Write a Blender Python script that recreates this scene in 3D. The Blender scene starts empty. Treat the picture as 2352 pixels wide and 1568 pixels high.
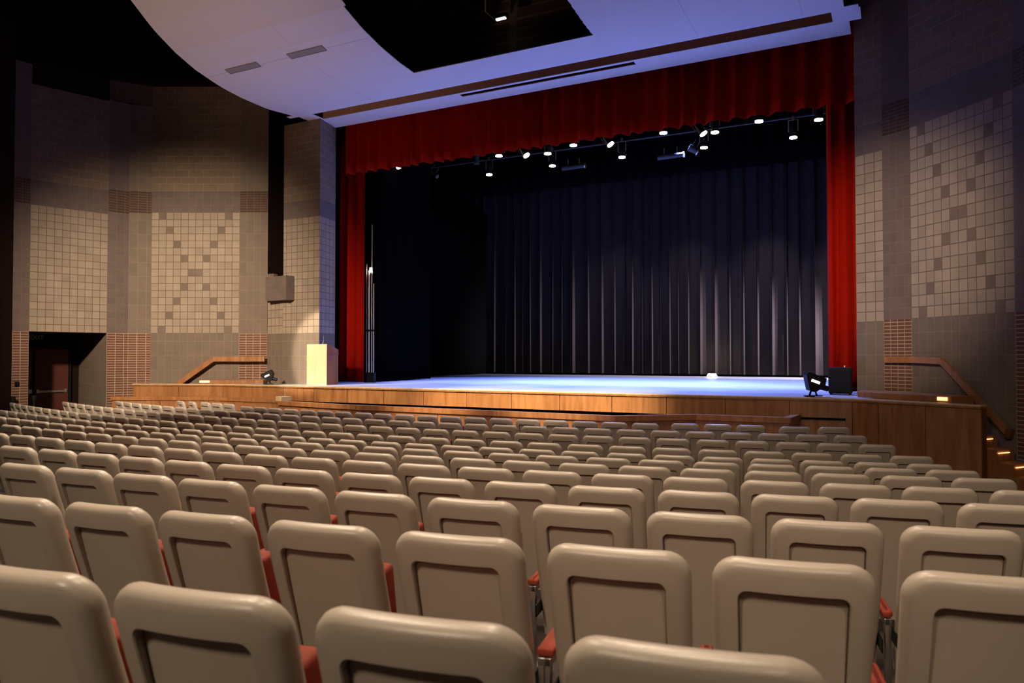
import bpy, bmesh, math, random
from mathutils import Vector, Matrix
random.seed(7)
C = bpy.context.scene.collection
S = bpy.context.scene
E = 2.13                      # eye height above the front floor
YAW = math.radians(27.3); PITCH = math.atan(35/1700)
cs, sn = math.cos(YAW), math.sin(YAW)

# ---------------------------------------------------------------- camera, world, exposure
cam = bpy.data.cameras.new('camera'); camo = bpy.data.objects.new('camera', cam); C.objects.link(camo)
cam.sensor_width = 36; cam.lens = 1700*36/2352; cam.clip_start = .05; cam.clip_end = 200
camo.location = (0, 0, E); camo.rotation_euler = (math.pi/2+PITCH, 0, YAW)
cam.dof.use_dof = True; cam.dof.focus_distance = 12; cam.dof.aperture_fstop = 4.0
S.camera = camo
w = bpy.data.worlds.new('world'); S.world = w; w.use_nodes = True
w.node_tree.nodes['Background'].inputs[0].default_value = (.9, .6, .45, 1)
w.node_tree.nodes['Background'].inputs[1].default_value = .0004
S.view_settings.view_transform = 'Standard'; S.view_settings.look = 'None'
S.view_settings.gamma = 1; S.view_settings.use_curve_mapping = False
S.view_settings.exposure = 0.6

def spot(name, loc, aim, watts, col, deg, blend=.5, size=.15):
    l = bpy.data.lights.new(name, 'SPOT'); l.energy = watts; l.color = col
    l.spot_size = math.radians(deg); l.spot_blend = blend; l.shadow_soft_size = size
    o = bpy.data.objects.new(name, l); C.objects.link(o); o.location = loc
    o.rotation_euler = (Vector(aim)-Vector(loc)).to_track_quat('-Z', 'Y').to_euler()
    return o
WARM = (1, .80, .60); BLUE = (.21, .30, 1.0); COOL = (.78, .8, 1)
# front-of-house bar below the cloud opening: its beams graze the valance and the front rows
for x, e in ((-13.5, 190), (-5.5, 400)):
    spot('front_bar_light', (x, 6, E+8.1), (x*.75-2, 15.5, E-.5), e, (1, .62, .40), 62, .9, .08)
for x, e in ((-12.2, 8000), (-8.8, 16000), (-6.0, 16000)):
    spot('fascia_light', (x, 4.5, E+7.4), (x, 15.1, .95), e, (1, .80, .54), 18, 1, .1)
spot('lectern_light', (-17.8, 4.0, E+6.8), (-14.0, 16.5, 1.75), 10500, (1, .86, .66), 11.5, .4, .06)
# house downlights over the seats
for x, y, e in ((-15.5, 3, 1100), (-11.5, 4.5, 800), (-7.5, 5, 1200), (-3, 5.0, 850), (-5, 1.0, 850), (-1, .5, 600), (-9, -1, 160)):
    spot('house_downlight', (x, y+2.5, E+6.6), (x, y, 0), e, WARM, 100, .8, .3)
for x, e in ((-14.5, 700), (-11, 480), (-7.5, 480), (-4, 300)):
    spot('front_rows_fill', (x, 10.6, E+6.0), (x, 11.0, 0), e, WARM, 88, 1, .2)  # spots added to brighten the front rows, no fixtures hang here
for x, y, e in ((2.5, -2.5, 420), (-2, -4, 620), (-10, -3.5, 160)):
    spot('rear_house_light', (x, y, E+4.6), (x-1.5, 8, 0), e*1.1, WARM, 60, .6, .5)
# wall washes, left and right
spot('left_wall_wash', (-11, 2.5, E+5.4), (-18.6, 15.3, E+.5), 9500, (1, .80, .60), 46, 1, .3)
spot('right_wall_wash', (-2.5, 2.0, E+5.4), (-.35, 16.8, E+1.8), 4600, (1, .80, .60), 24, 1, .3)
spot('cloud_fill', (-13.5, 5, E-.5), (-13.6, 11.5, E+8), 900, (1, .66, .46), 64, 1, .5)  # added warm fill for the left of the cloud, no real fixture

# ---------------------------------------------------------------- helpers
def mat(name, col, rough=.6, metal=0, emit=None, spec=.5, var=0, scale=8, bump=0, bscale=60):
    m = bpy.data.materials.new(name); m.use_nodes = True; nt = m.node_tree; b = nt.nodes['Principled BSDF']
    b.inputs['Base Color'].default_value = (*col, 1); b.inputs['Roughness'].default_value = rough
    b.inputs['Metallic'].default_value = metal; b.inputs['Specular IOR Level'].default_value = spec
    if emit:
        b.inputs['Emission Color'].default_value = (*emit[0], 1); b.inputs['Emission Strength'].default_value = emit[1]
    tc = nt.nodes.new('ShaderNodeTexCoord')
    if var:
        n = nt.nodes.new('ShaderNodeTexNoise'); n.inputs['Scale'].default_value = scale; n.inputs['Detail'].default_value = 6
        nt.links.new(tc.outputs['Object'], n.inputs['Vector'])
        r = nt.nodes.new('ShaderNodeMapRange'); r.inputs[3].default_value = 1-var; r.inputs[4].default_value = 1+var
        nt.links.new(n.outputs['Fac'], r.inputs[0])
        h = nt.nodes.new('ShaderNodeHueSaturation'); h.inputs['Color'].default_value = (*col, 1)
        nt.links.new(r.outputs[0], h.inputs['Value']); nt.links.new(h.outputs[0], b.inputs['Base Color'])
    if bump:
        n = nt.nodes.new('ShaderNodeTexNoise'); n.inputs['Scale'].default_value = bscale
        nt.links.new(tc.outputs['Object'], n.inputs['Vector'])
        u = nt.nodes.new('ShaderNodeBump'); u.inputs['Strength'].default_value = bump; u.inputs['Distance'].default_value = .002
        nt.links.new(n.outputs['Fac'], u.inputs['Height']); nt.links.new(u.outputs[0], b.inputs['Normal'])
    return m

def wood(name, a, b_, rough=.35, zscale=.35):
    m = bpy.data.materials.new(name); m.use_nodes = True; nt = m.node_tree; b = nt.nodes['Principled BSDF']
    tc = nt.nodes.new('ShaderNodeTexCoord'); mp = nt.nodes.new('ShaderNodeMapping'); mp.inputs['Scale'].default_value = (3.2, 3.2, zscale)
    n = nt.nodes.new('ShaderNodeTexNoise'); n.inputs['Scale'].default_value = 3; n.inputs['Detail'].default_value = 8; n.inputs['Distortion'].default_value = .6
    n2 = nt.nodes.new('ShaderNodeTexNoise'); n2.inputs['Scale'].default_value = .5
    cr = nt.nodes.new('ShaderNodeValToRGB'); cr.color_ramp.elements[0].position = .3; cr.color_ramp.elements[1].position = .7
    cr.color_ramp.elements[0].color = (*a, 1); cr.color_ramp.elements[1].color = (*b_, 1)
    ad = nt.nodes.new('ShaderNodeMath'); ad.operation = 'MULTIPLY_ADD'; ad.inputs[1].default_value = .75
    nt.links.new(tc.outputs['Object'], mp.inputs[0]); nt.links.new(mp.outputs[0], n.inputs['Vector']); nt.links.new(mp.outputs[0], n2.inputs['Vector'])
    sc = nt.nodes.new('ShaderNodeMath'); sc.operation = 'MULTIPLY'; sc.inputs[1].default_value = .25
    nt.links.new(n2.outputs['Fac'], sc.inputs[0]); nt.links.new(n.outputs['Fac'], ad.inputs[0]); nt.links.new(sc.outputs[0], ad.inputs[2])
    nt.links.new(ad.outputs[0], cr.inputs[0]); nt.links.new(cr.outputs[0], b.inputs['Base Color'])
    b.inputs['Roughness'].default_value = rough
    return m

def masonry(name, c1, c2, mortar, bw, bh, ms=.008, off=0., rough=.85, bias=0, freq=2):
    """block work laid out in the wall's own UVs, which are metres"""
    m = bpy.data.materials.new(name); m.use_nodes = True; nt = m.node_tree; b = nt.nodes['Principled BSDF']
    uv = nt.nodes.new('ShaderNodeUVMap'); t = nt.nodes.new('ShaderNodeTexBrick')
    t.offset = off; t.offset_frequency = freq; t.squash = 1
    t.inputs['Scale'].default_value = 1; t.inputs['Brick Width'].default_value = bw; t.inputs['Row Height'].default_value = bh
    t.inputs['Mortar Size'].default_value = ms; t.inputs['Mortar Smooth'].default_value = .1; t.inputs['Bias'].default_value = bias
    t.inputs['Color1'].default_value = (*c1, 1); t.inputs['Color2'].default_value = (*c2, 1); t.inputs['Mortar'].default_value = (*mortar, 1)
    nt.links.new(uv.outputs[0], t.inputs['Vector'])
    n = nt.nodes.new('ShaderNodeTexNoise'); n.inputs['Scale'].default_value = 2.2; n.inputs['Detail'].default_value = 8
    nt.links.new(uv.outputs[0], n.inputs['Vector'])
    r = nt.nodes.new('ShaderNodeMapRange'); r.inputs[3].default_value = .8; r.inputs[4].default_value = 1.2
    nt.links.new(n.outputs['Fac'], r.inputs[0])
    h = nt.nodes.new('ShaderNodeHueSaturation'); nt.links.new(t.outputs['Color'], h.inputs['Color']); nt.links.new(r.outputs[0], h.inputs['Value'])
    nt.links.new(h.outputs[0], b.inputs['Base Color'])
    u = nt.nodes.new('ShaderNodeBump'); u.invert = True; u.inputs['Strength'].default_value = .6; u.inputs['Distance'].default_value = .006
    nt.links.new(t.outputs['Fac'], u.inputs['Height']); nt.links.new(u.outputs[0], b.inputs['Normal'])
    b.inputs['Roughness'].default_value = rough
    return m

CELL = .2165
M = dict(
 plastic=mat('beige_plastic', (.44, .37, .295), .34, var=.05, scale=5, bump=.25, bscale=220),
 orange=mat('orange_upholstery', (.25, .026, .006), .8, var=.15, scale=90, bump=.5, bscale=400),
 steel=mat('brushed_steel', (.55, .53, .5), .35, 1), black_metal=mat('black_metal', (.006, .006, .007), .45, spec=.25),
 wood=wood('cherry_wood', (.21, .078, .024), (.40, .185, .07)), dark_wood=wood('dark_wood', (.10, .035, .012), (.19, .07, .024)),
 pale_wood=wood('pale_maple', (.50, .36, .20), (.66, .50, .30), .4), side_wood=wood('lectern_oak', (.17, .055, .013), (.32, .115, .032), .5),
 tile=masonry('beige_tile', (.33, .26, .19), (.27, .21, .155), (.15, .105, .07), CELL, CELL, .010),
 dark_tile=masonry('dark_tile', (.17, .125, .09), (.15, .11, .08), (.14, .10, .07), CELL, CELL, .010),
 sand=masonry('sand_block', (.20, .14, .092), (.17, .12, .078), (.27, .20, .14), CELL*2, CELL, .009, .5),
 grey=masonry('taupe_block', (.145, .105, .088), (.125, .09, .076), (.18, .135, .105), CELL, CELL, .005),
 base=masonry('taupe_base_block', (.175, .13, .095), (.15, .112, .082), (.23, .175, .125), CELL, CELL*2, .006),
 brick=masonry('red_brick', (.12, .042, .022), (.16, .062, .034), (.36, .28, .2), CELL, .0722, .009),
 brick_dark=masonry('brown_brick', (.075, .038, .024), (.09, .046, .03), (.15, .11, .08), CELL, .0722, .008),
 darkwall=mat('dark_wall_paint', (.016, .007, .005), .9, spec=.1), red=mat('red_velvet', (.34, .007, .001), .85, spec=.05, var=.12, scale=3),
 drape=mat('grey_black_drape', (.028, .0225, .022), .6, spec=.03, var=.15, scale=2), blackdrape=mat('black_masking_drape', (.003, .003, .003), .9, spec=0), stage=None,
 white=mat('ceiling_plaster', (.56, .55, .56), .75, var=.02, scale=1.2), slot=mat('slot_brown_paint', (.40, .22, .14), .8),
 vent=mat('grey_vent', (.22, .21, .21), .6), black=mat('flat_black', (.004, .004, .004), .95, spec=0), seam=mat('plaster_seam', (.40, .39, .40), .8),
 carpet=mat('dark_carpet', (.035, .022, .018), .95, var=.3, scale=60), door=mat('brown_door_veneer', (.09, .018, .01), .45, var=.2, scale=3),
 glow=mat('lamp_lens_white', (.9, .9, 1), .3, emit=((.82, .88, 1), 22)), warmglow=mat('lamp_lens_warm', (1, .8, .5), .3, emit=((1, .84, .55), 16)),
 steplight=mat('step_light_diffuser', (1, .7, .4), .4, emit=((1, .45, .15), 2.0)), strip=mat('white_strip', (.9, .9, .9), .4, emit=((1, .95, .88), 2.2)),
 grille=mat('speaker_grille', (.008, .009, .011), .8, spec=.2, bump=.6, bscale=300), exitm=mat('exit_letters', (.5, .5, .52), .5),
 bulb=mat('warm_bulb', (1, .9, .7), .3, emit=((1, .87, .6), 30)),
)
def stage_mat():
    m = bpy.data.materials.new('painted_stage_floor'); m.use_nodes = True; nt = m.node_tree; b = nt.nodes['Principled BSDF']
    tc = nt.nodes.new('ShaderNodeTexCoord'); mp = nt.nodes.new('ShaderNodeMapping'); mp.inputs['Scale'].default_value = (.5, 1.6, 1)
    n = nt.nodes.new('ShaderNodeTexNoise'); n.inputs['Scale'].default_value = 1.4; n.inputs['Detail'].default_value = 7
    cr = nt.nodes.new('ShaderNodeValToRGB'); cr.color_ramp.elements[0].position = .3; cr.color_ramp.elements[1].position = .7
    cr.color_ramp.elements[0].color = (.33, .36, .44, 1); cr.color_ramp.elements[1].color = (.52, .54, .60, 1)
    nt.links.new(tc.outputs['Object'], mp.inputs[0]); nt.links.new(mp.outputs[0], n.inputs['Vector']); nt.links.new(n.outputs['Fac'], cr.inputs[0])
    nt.links.new(cr.outputs[0], b.inputs['Base Color']); b.inputs['Roughness'].default_value = .42
    return m
M['stage'] = stage_mat()

class MB:
    """collects faces into one mesh"""
    def __init__(s): s.v = []; s.f = []; s.m = []; s.uv = []
    def quad(s, a, b, c, d, mi=0, uv=None):
        k = len(s.v); s.v += [a, b, c, d]; s.f.append((k, k+1, k+2, k+3)); s.m.append(mi); s.uv.append(uv or [(0, 0), (1, 0), (1, 1), (0, 1)])
    def box(s, lo, hi, mi=0, R=None):
        p = [Vector((x, y, z)) for z in (lo[2], hi[2]) for y in (lo[1], hi[1]) for x in (lo[0], hi[0])]
        if R is not None: p = [R @ q for q in p]
        for f in ((0, 2, 3, 1), (4, 5, 7, 6), (0, 1, 5, 4), (2, 6, 7, 3), (0, 4, 6, 2), (1, 3, 7, 5)): s.quad(*[tuple(p[i]) for i in f], mi)
    def prism(s, poly, z0, z1, mi=0):
        """vertical prism over an anticlockwise outline"""
        k = len(s.v); n = len(poly); s.v += [(x, y, z0) for x, y in poly]+[(x, y, z1) for x, y in poly]
        s.f.append(tuple(range(k+n-1, k-1, -1))); s.f.append(tuple(range(k+n, k+2*n)))
        for i in range(n): s.f.append((k+i, k+(i+1) % n, k+n+(i+1) % n, k+n+i))
        for _ in range(n+2): s.m.append(mi); s.uv.append(None)
    def bar(s, a, b, wd, ht, mi=0):
        """rectangular bar from a to b (ht measured up)"""
        a = Vector(a); b = Vector(b); d = (b-a).normalized(); side = d.cross(Vector((0, 0, 1)))
        side = side.normalized() if side.length > 1e-4 else Vector((1, 0, 0)); up = side.cross(d).normalized()
        p = [q+side*sx*wd/2+up*sz*ht/2 for q in (a, b) for sz in (-1, 1) for sx in (-1, 1)]
        for f in ((0, 2, 3, 1), (4, 5, 7, 6), (0, 1, 5, 4), (2, 6, 7, 3), (0, 4, 6, 2), (1, 3, 7, 5)): s.quad(*[tuple(p[i]) for i in f], mi)
    def tube(s, a, b, r0, r1=None, n=14, mi=0):
        r1 = r0 if r1 is None else r1
        a = Vector(a); b = Vector(b); d = (b-a).normalized(); x = d.orthogonal().normalized(); y = d.cross(x)
        k = len(s.v)
        for q, r in ((a, r0), (b, r1)):
            for i in range(n): t = 2*math.pi*i/n; s.v.append(tuple(q+x*r*math.cos(t)+y*r*math.sin(t)))
        for i in range(n): s.f.append((k+i, k+(i+1) % n, k+n+(i+1) % n, k+n+i))
        s.f.append(tuple(range(k+n-1, k-1, -1))); s.f.append(tuple(range(k+n, k+2*n)))
        for _ in range(n+2): s.m.append(mi); s.uv.append(None)
    def build(s, name, mats, parent=None, smooth=False, bevel=0):
        me = bpy.data.meshes.new(name); me.from_pydata([tuple(q) for q in s.v], [], s.f)
        for q in (mats if isinstance(mats, list) else [mats]): me.materials.append(q)
        for p, mi in zip(me.polygons, s.m): p.material_index = mi; p.use_smooth = smooth
        if any(u for u in s.uv):
            l = me.uv_layers.new(name='UVMap')
            for p, u in zip(me.polygons, s.uv):
                if u:
                    for i, li in enumerate(p.loop_indices): l.data[li].uv = u[i]
        o = bpy.data.objects.new(name, me); C.objects.link(o)
        if parent: o.parent = parent
        if bevel:
            bm = bmesh.new(); bm.from_mesh(me); bmesh.ops.remove_doubles(bm, verts=bm.verts, dist=1e-5); bm.to_mesh(me); bm.free()
            b = o.modifiers.new('bevel', 'BEVEL'); b.width = bevel; b.segments = 2; b.limit_method = 'ANGLE'
        return o
def tag(o, label, cat, group=None, kind=None):
    o['label'] = label; o['category'] = cat
    if group: o['group'] = group
    if kind: o['kind'] = kind
    return o
def thing(name, loc, label, cat, rz=0, group=None):
    o = bpy.data.objects.new(name, None); C.objects.link(o); o.location = loc; o.rotation_euler = (0, 0, rz); o.empty_display_size = .1
    return tag(o, label, cat, group)
def struct(o): o['kind'] = 'structure'; return o
ROWS = {
 1: (-1.180, [(-17.06,13.55,-19.8,0.496),(-16.506,13.459,-19.8,0.463),(-15.983,13.448,-10.6,0.463),(-15.441,13.347,-10.6,0.488),(-14.895,13.245,-10.6,0.491),(-13.765,12.755,-7.8,0.473),(-13.236,12.687,-6.9,0.467),(-12.712,12.627,-6.1,0.467),(-12.173,12.573,-5.3,0.477),(-11.636,12.528,-4.4,0.474),(-11.101,12.491,-3.6,0.471),(-10.57,12.462,-2.7,0.471),(-9.998,12.439,-1.8,0.462),(-9.476,12.426,-1,0.462),(-8.925,12.421,-0.1,0.488),(-8.372,12.424,0.8,0.483),(-7.827,12.436,1.6,0.483),(-7.271,12.456,2.5,0.487),(-6.721,12.484,3.4,0.487),(-6.163,12.522,4.3,0.496),(-5.604,12.568,5.2,0.494),(-5.048,12.622,6,0.492),(-4.496,12.685,6.9,0.492),(-3.938,12.758,7.8,0.498),(-3.299,13.038,9.8,0.495),(-2.747,13.133,9.8,0.489),(-2.202,13.227,9.8,0.489),(-1.476,13.278,19.2,0.53),(-0.884,13.484,19.2,0.53)]),
 2: (-1.180, [(-18.38,12.703,-14.9,0.53),(-17.792,12.529,-13.9,0.529),(-17.216,12.369,-13,0.529),(-16.634,12.218,-12.1,0.506),(-16.078,12.083,-11.2,0.506),(-15.485,11.95,-10.2,0.53),(-14.894,11.828,-9.3,0.481),(-14.36,11.728,-8.5,0.481),(-13.799,11.631,-7.6,0.504),(-13.226,11.543,-6.7,0.507),(-12.658,11.466,-5.8,0.491),(-12.107,11.401,-5,0.491),(-11.539,11.344,-4.1,0.505),(-10.962,11.296,-3.2,0.513),(-10.382,11.258,-2.3,0.488),(-9.831,11.231,-1.5,0.477),(-9.292,11.214,-0.7,0.477),(-8.744,11.206,0.2,0.485),(-8.185,11.207,1,0.486),(-7.637,11.217,1.9,0.482),(-7.092,11.236,2.7,0.474),(-6.557,11.264,3.5,0.474),(-6.009,11.301,4.4,0.486),(-5.449,11.348,5.2,0.488),(-4.9,11.403,6.1,0.486),(-4.355,11.467,6.9,0.486),(-3.805,11.541,7.8,0.491),(-3.256,11.623,8.6,0.483),(-2.718,11.714,9.5,0.483),(-2.18,11.813,10.3,0.484),(-1.64,11.922,11.1,0.483),(-1.106,12.039,12,0.481),(-0.578,12.164,12.8,0.481)]),
 3: (-1.190, [(-19.494,11.951,-16.2,0.53),(-18.88,11.76,-15.2,0.53),(-18.262,11.578,-14.3,0.53),(-17.671,11.415,-13.3,0.524),(-17.098,11.266,-12.4,0.524),(-16.517,11.125,-11.5,0.509),(-15.956,10.998,-10.7,0.509),(-15.391,10.88,-9.8,0.477),(-14.862,10.777,-9,0.47),(-14.339,10.684,-8.2,0.47),(-13.791,10.595,-7.4,0.471),(-13.264,10.518,-6.6,0.471),(-12.718,10.446,-5.8,0.482),(-12.176,10.384,-5,0.482),(-11.632,10.33,-4.1,0.477),(-11.095,10.286,-3.3,0.477),(-10.557,10.249,-2.5,0.477),(-10.005,10.221,-1.7,0.485),(-9.458,10.201,-0.9,0.477),(-8.919,10.19,-0.1,0.477),(-8.379,10.188,0.7,0.478),(-7.829,10.194,1.5,0.487),(-7.275,10.208,2.4,0.483),(-6.73,10.231,3.2,0.483),(-6.184,10.262,4,0.484),(-5.632,10.303,4.8,0.49),(-5.074,10.352,5.7,0.493),(-4.521,10.41,6.5,0.489),(-3.973,10.476,7.3,0.489),(-3.422,10.551,8.1,0.491),(-2.87,10.635,9,0.494),(-2.31,10.729,9.8,0.473),(-1.785,10.826,10.6,0.473),(-1.246,10.934,11.4,0.474),(-0.722,11.048,12.2,0.474),(-0.196,11.17,13,0.478)]),
 4: (-1.205, [(-20.603,11.231,-17.4,0.53),(-19.959,11.02,-16.5,0.53),(-19.373,10.838,-15.6,0.53),(-18.761,10.658,-14.6,0.53),(-18.183,10.498,-13.7,0.508),(-17.628,10.352,-12.9,0.508),(-17.058,10.212,-12.1,0.503),(-16.505,10.084,-11.2,0.45),(-16.008,9.976,-10.5,0.45),(-15.452,9.863,-9.7,0.503),(-14.873,9.755,-8.8,0.471),(-14.349,9.666,-8,0.471),(-13.809,9.581,-7.2,0.477),(-13.274,9.506,-6.4,0.477),(-12.735,9.438,-5.7,0.482),(-12.186,9.377,-4.8,0.489),(-11.635,9.324,-4,0.46),(-11.117,9.282,-3.3,0.46),(-10.598,9.247,-2.5,0.461),(-10.039,9.219,-1.7,0.484),(-9.493,9.199,-0.9,0.48),(-8.951,9.187,-0.1,0.48),(-8.407,9.183,0.7,0.482),(-7.846,9.188,1.5,0.496),(-7.285,9.201,2.3,0.496),(-6.708,9.223,3.1,0.511),(-6.117,9.256,4,0.517),(-5.534,9.297,4.8,0.517),(-4.95,9.347,5.7,0.511),(-4.376,9.405,6.5,0.511),(-3.784,9.475,7.4,0.518),(-3.205,9.553,8.2,0.518),(-2.621,9.64,9.1,0.522),(-2.036,9.737,10,0.507),(-1.472,9.839,10.8,0.507),(-0.909,9.951,11.6,0.505),(-0.351,10.07,12.5,0.497),(0.196,10.196,13.3,0.497)]),
 5: (-1.160, [(-17.223,9.197,-12,0.491),(-16.68,9.086,-11.2,0.491),(-16.093,8.954,-10.3,0.485),(-15.557,8.842,-9.6,0.485),(-15.017,8.736,-8.8,0.487),(-14.416,8.628,-7.9,0.506),(-13.851,8.535,-7.1,0.493),(-13.3,8.453,-6.3,0.493),(-12.732,8.377,-5.5,0.466),(-12.209,8.315,-4.8,0.466),(-11.666,8.259,-4,0.483),(-11.112,8.211,-3.2,0.463),(-10.59,8.173,-2.5,0.463),(-9.999,8.139,-1.6,0.467),(-9.471,8.118,-0.9,0.467),(-8.933,8.104,-0.1,0.476),(-8.389,8.099,0.7,0.482),(-7.83,8.102,1.5,0.479),(-7.289,8.114,2.2,0.477),(-6.75,8.133,3,0.477),(-6.19,8.162,3.8,0.481),(-5.648,8.199,4.5,0.481),(-5.095,8.245,5.3,0.488),(-4.546,8.299,6.1,0.488),(-3.993,8.362,6.9,0.492),(-3.442,8.433,7.7,0.492),(-2.867,8.517,8.5,0.495),(-2.315,8.606,9.3,0.492),(-1.767,8.703,10.1,0.479),(-1.236,8.806,10.8,0.477),(-0.708,8.916,11.6,0.477),(-0.167,9.038,12.4,0.468),(0.347,9.162,13.1,0.468)]),
 6: (-1.075, [(-14.336,7.582,-7.6,0.489),(-13.788,7.512,-6.8,0.489),(-13.209,7.417,-6,0.491),(-12.66,7.336,-5.3,0.491),(-12.089,7.261,-4.5,0.51),(-11.516,7.195,-3.7,0.489),(-10.966,7.141,-2.9,0.488),(-10.416,7.096,-2.1,0.488),(-9.849,7.059,-1.4,0.503),(-9.28,7.032,-0.6,0.489),(-8.728,7.016,0.2,0.47),(-8.197,7.009,0.9,0.47),(-7.647,7.011,1.7,0.487),(-7.097,7.022,2.4,0.474),(-6.561,7.042,3.2,0.468),(-6.034,7.07,3.9,0.468),(-5.483,7.108,4.7,0.482),(-4.94,7.155,5.4,0.482),(-4.387,7.212,6.2,0.492),(-3.829,7.278,6.9,0.497),(-3.273,7.354,7.7,0.497),(-2.711,7.441,8.5,0.496),(-2.159,7.535,9.3,0.492),(-1.613,7.637,10,0.478),(-1.084,7.746,10.8,0.478),(-0.554,7.864,11.5,0.48),(-0.02,7.992,12.3,0.478),(0.503,8.127,13,0.478)]),
 7: (-0.989, [(-11.424,6.178,-3.5,0.49),(-10.871,6.148,-2.7,0.49),(-10.26,6.085,-1.9,0.498),(-9.699,6.038,-1.1,0.497),(-9.139,6.001,-0.4,0.49),(-8.586,5.975,0.4,0.475),(-8.05,5.96,1.1,0.475),(-7.488,5.954,1.8,0.488),(-6.936,5.96,2.6,0.474),(-6.4,5.975,3.3,0.467),(-5.874,5.999,4,0.467),(-5.32,6.035,4.8,0.491),(-4.762,6.081,5.5,0.487),(-4.215,6.137,6.2,0.487),(-3.665,6.203,7,0.489),(-3.117,6.279,7.7,0.489),(-2.562,6.366,8.5,0.497),(-2.008,6.463,9.2,0.491),(-1.464,6.569,10,0.486),(-0.926,6.684,10.7,0.485),(-0.393,6.809,11.5,0.48),(0.134,6.942,12.2,0.48),(0.662,7.087,12.9,0.485)]),
 8: (-0.902, [(-9.519,4.969,-0.9,0.488),(-8.968,4.965,-0.1,0.488),(-8.416,4.938,0.6,0.489),(-7.844,4.922,1.3,0.475),(-7.307,4.916,2,0.473),(-6.772,4.92,2.7,0.473),(-6.238,4.934,3.4,0.465),(-5.713,4.957,4.1,0.465),(-5.174,4.99,4.8,0.478),(-4.633,5.033,5.5,0.481),(-4.08,5.087,6.3,0.492),(-3.527,5.151,7,0.493),(-2.971,5.226,7.7,0.496),(-2.413,5.311,8.5,0.496),(-1.861,5.405,9.2,0.488),(-1.319,5.508,9.9,0.488),(-0.769,5.622,10.7,0.483),(-0.237,5.744,11.4,0.481),(0.29,5.873,12.1,0.481),(0.829,5.992,12.8,0.488)]),
 9: (-0.810, [(-7.064,3.853,2.3,0.49),(-6.511,3.879,3,0.483),(-5.965,3.882,3.7,0.474),(-5.43,3.896,4.4,0.466),(-4.904,3.921,5.1,0.466),(-4.35,3.959,5.8,0.491),(-3.797,4.009,6.5,0.491),(-3.243,4.073,7.2,0.479),(-2.706,4.146,7.9,0.479),(-2.156,4.233,8.6,0.493),(-1.6,4.333,9.3,0.496),(-1.051,4.444,10,0.487),(-0.514,4.566,10.7,0.487),(0.022,4.7,11.4,0.489),(0.563,4.814,12.1,0.49)]),
 10: (-0.723, [(-5.226,2.886,4.5,0.489),(-4.675,2.934,5.2,0.489),(-4.124,2.965,5.9,0.483),(-3.579,3.007,6.6,0.483),(-3.019,3.061,7.3,0.486),(-2.473,3.126,8,0.486),(-1.91,3.204,8.7,0.502),(-1.35,3.293,9.4,0.495),(-0.799,3.391,10.1,0.488),(-0.259,3.499,10.8,0.472),(0.262,3.614,11.5,0.472)]),
 11: (-0.629, [(-3.538,1.899,6.5,0.486),(-2.993,1.964,7.2,0.465),(-2.472,2.033,7.8,0.465),(-1.93,2.11,8.5,0.485),(-1.376,2.195,9.2,0.496),(-0.814,2.289,9.9,0.486),(-0.274,2.386,10.5,0.486),(0.265,2.489,11.2,0.486)]),
 12: (-0.540, [(-1.995,1.061,8.2,0.497),(-1.44,1.145,8.9,0.497),(-0.886,1.235,9.6,0.497),(-0.333,1.331,10.2,0.497)]),
}

# ---------------------------------------------------------------- floor, void and rear
FC = (-8.86, 48.6)
FR = [(20, 0), (37.2, 0), (38.2, -.01), (39.3, -.025), (40.3, .02), (41.4, .105), (42.5, .191), (43.65, .278), (44.8, .37), (45.9, .457), (47, .551), (48.05, .64), (49.1, .73), (54, 1.15)]
mb = MB(); N = 60
for (r0, z0), (r1, z1) in zip(FR, FR[1:]):
    for i in range(N):
        t0 = math.radians(-50+90*i/N); t1 = math.radians(-50+90*(i+1)/N)
        P = lambda r, t, z: (FC[0]+r*math.sin(t), FC[1]-r*math.cos(t), z)
        mb.quad(P(r1, t0, z1), P(r1, t1, z1), P(r0, t1, z0), P(r0, t0, z0))
struct(mb.build('floor', M['carpet'], smooth=True))
mb = MB(); mb.box((-26, -6, E+11.2), (8, 17.0, E+11.4)); struct(mb.build('ceiling', M['black']))
mb = MB(); mb.box((-26, 17.6, E+11.2), (8, 31, E+11.4)); mb.box((-22.2, 17.6, 0), (-22, 31, E+11.2)); mb.box((6, 17.6, 0), (6.2, 31, E+11.2)); mb.box((-22, 30.8, 0), (6, 31, E+11.2)); struct(mb.build('wall_stagehouse', M['black']))
mb = MB()
mb.box((-14.9, 17.0, E+7.4), (-.7, 17.3, E+11.2)); struct(mb.build('wall_proscenium', M['brick_dark']))

# ---------------------------------------------------------------- masonry walls
TILE, DTILE, SAND, GREY, BASE, BRICK, BRICKD, DARK = range(8)
WM = [M[k] for k in ('tile', 'dark_tile', 'sand', 'grey', 'base', 'brick', 'brick_dark', 'darkwall')]
def zone(mb, p0, p1, z0, z1, nu, nv, mi, u0=0, v0=0):
    """z in metres from eye height; nu, nv blocks"""
    mb.quad((*p0, E+z0), (*p1, E+z0), (*p1, E+z1), (*p0, E+z1), mi,
            [(u0*CELL, v0*CELL), ((u0+nu)*CELL, v0*CELL), ((u0+nu)*CELL, (v0+nv)*CELL), (u0*CELL, (v0+nv)*CELL)])
def lerp(a, b, t): return (a[0]+(b[0]-a[0])*t, a[1]+(b[1]-a[1])*t)
def cross_panel(mb, p0, p1, z0, z1):
    for r in range(17):
        for c in range(12):
            q = 16-r                       # rows counted from the top
            k = q//2 if q <= 8 else (16-q)//2
            k = k if k <= 4 else 8-k
            dark = q % 2 == 0 and c in (1+k, 10-k)
            a, b = lerp(p0, p1, c/12), lerp(p0, p1, (c+1)/12)
            zone(mb, a, b, z0+(z1-z0)*r/17, z0+(z1-z0)*(r+1)/17, 1, 1, DTILE if dark else TILE, c, r)
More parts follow.
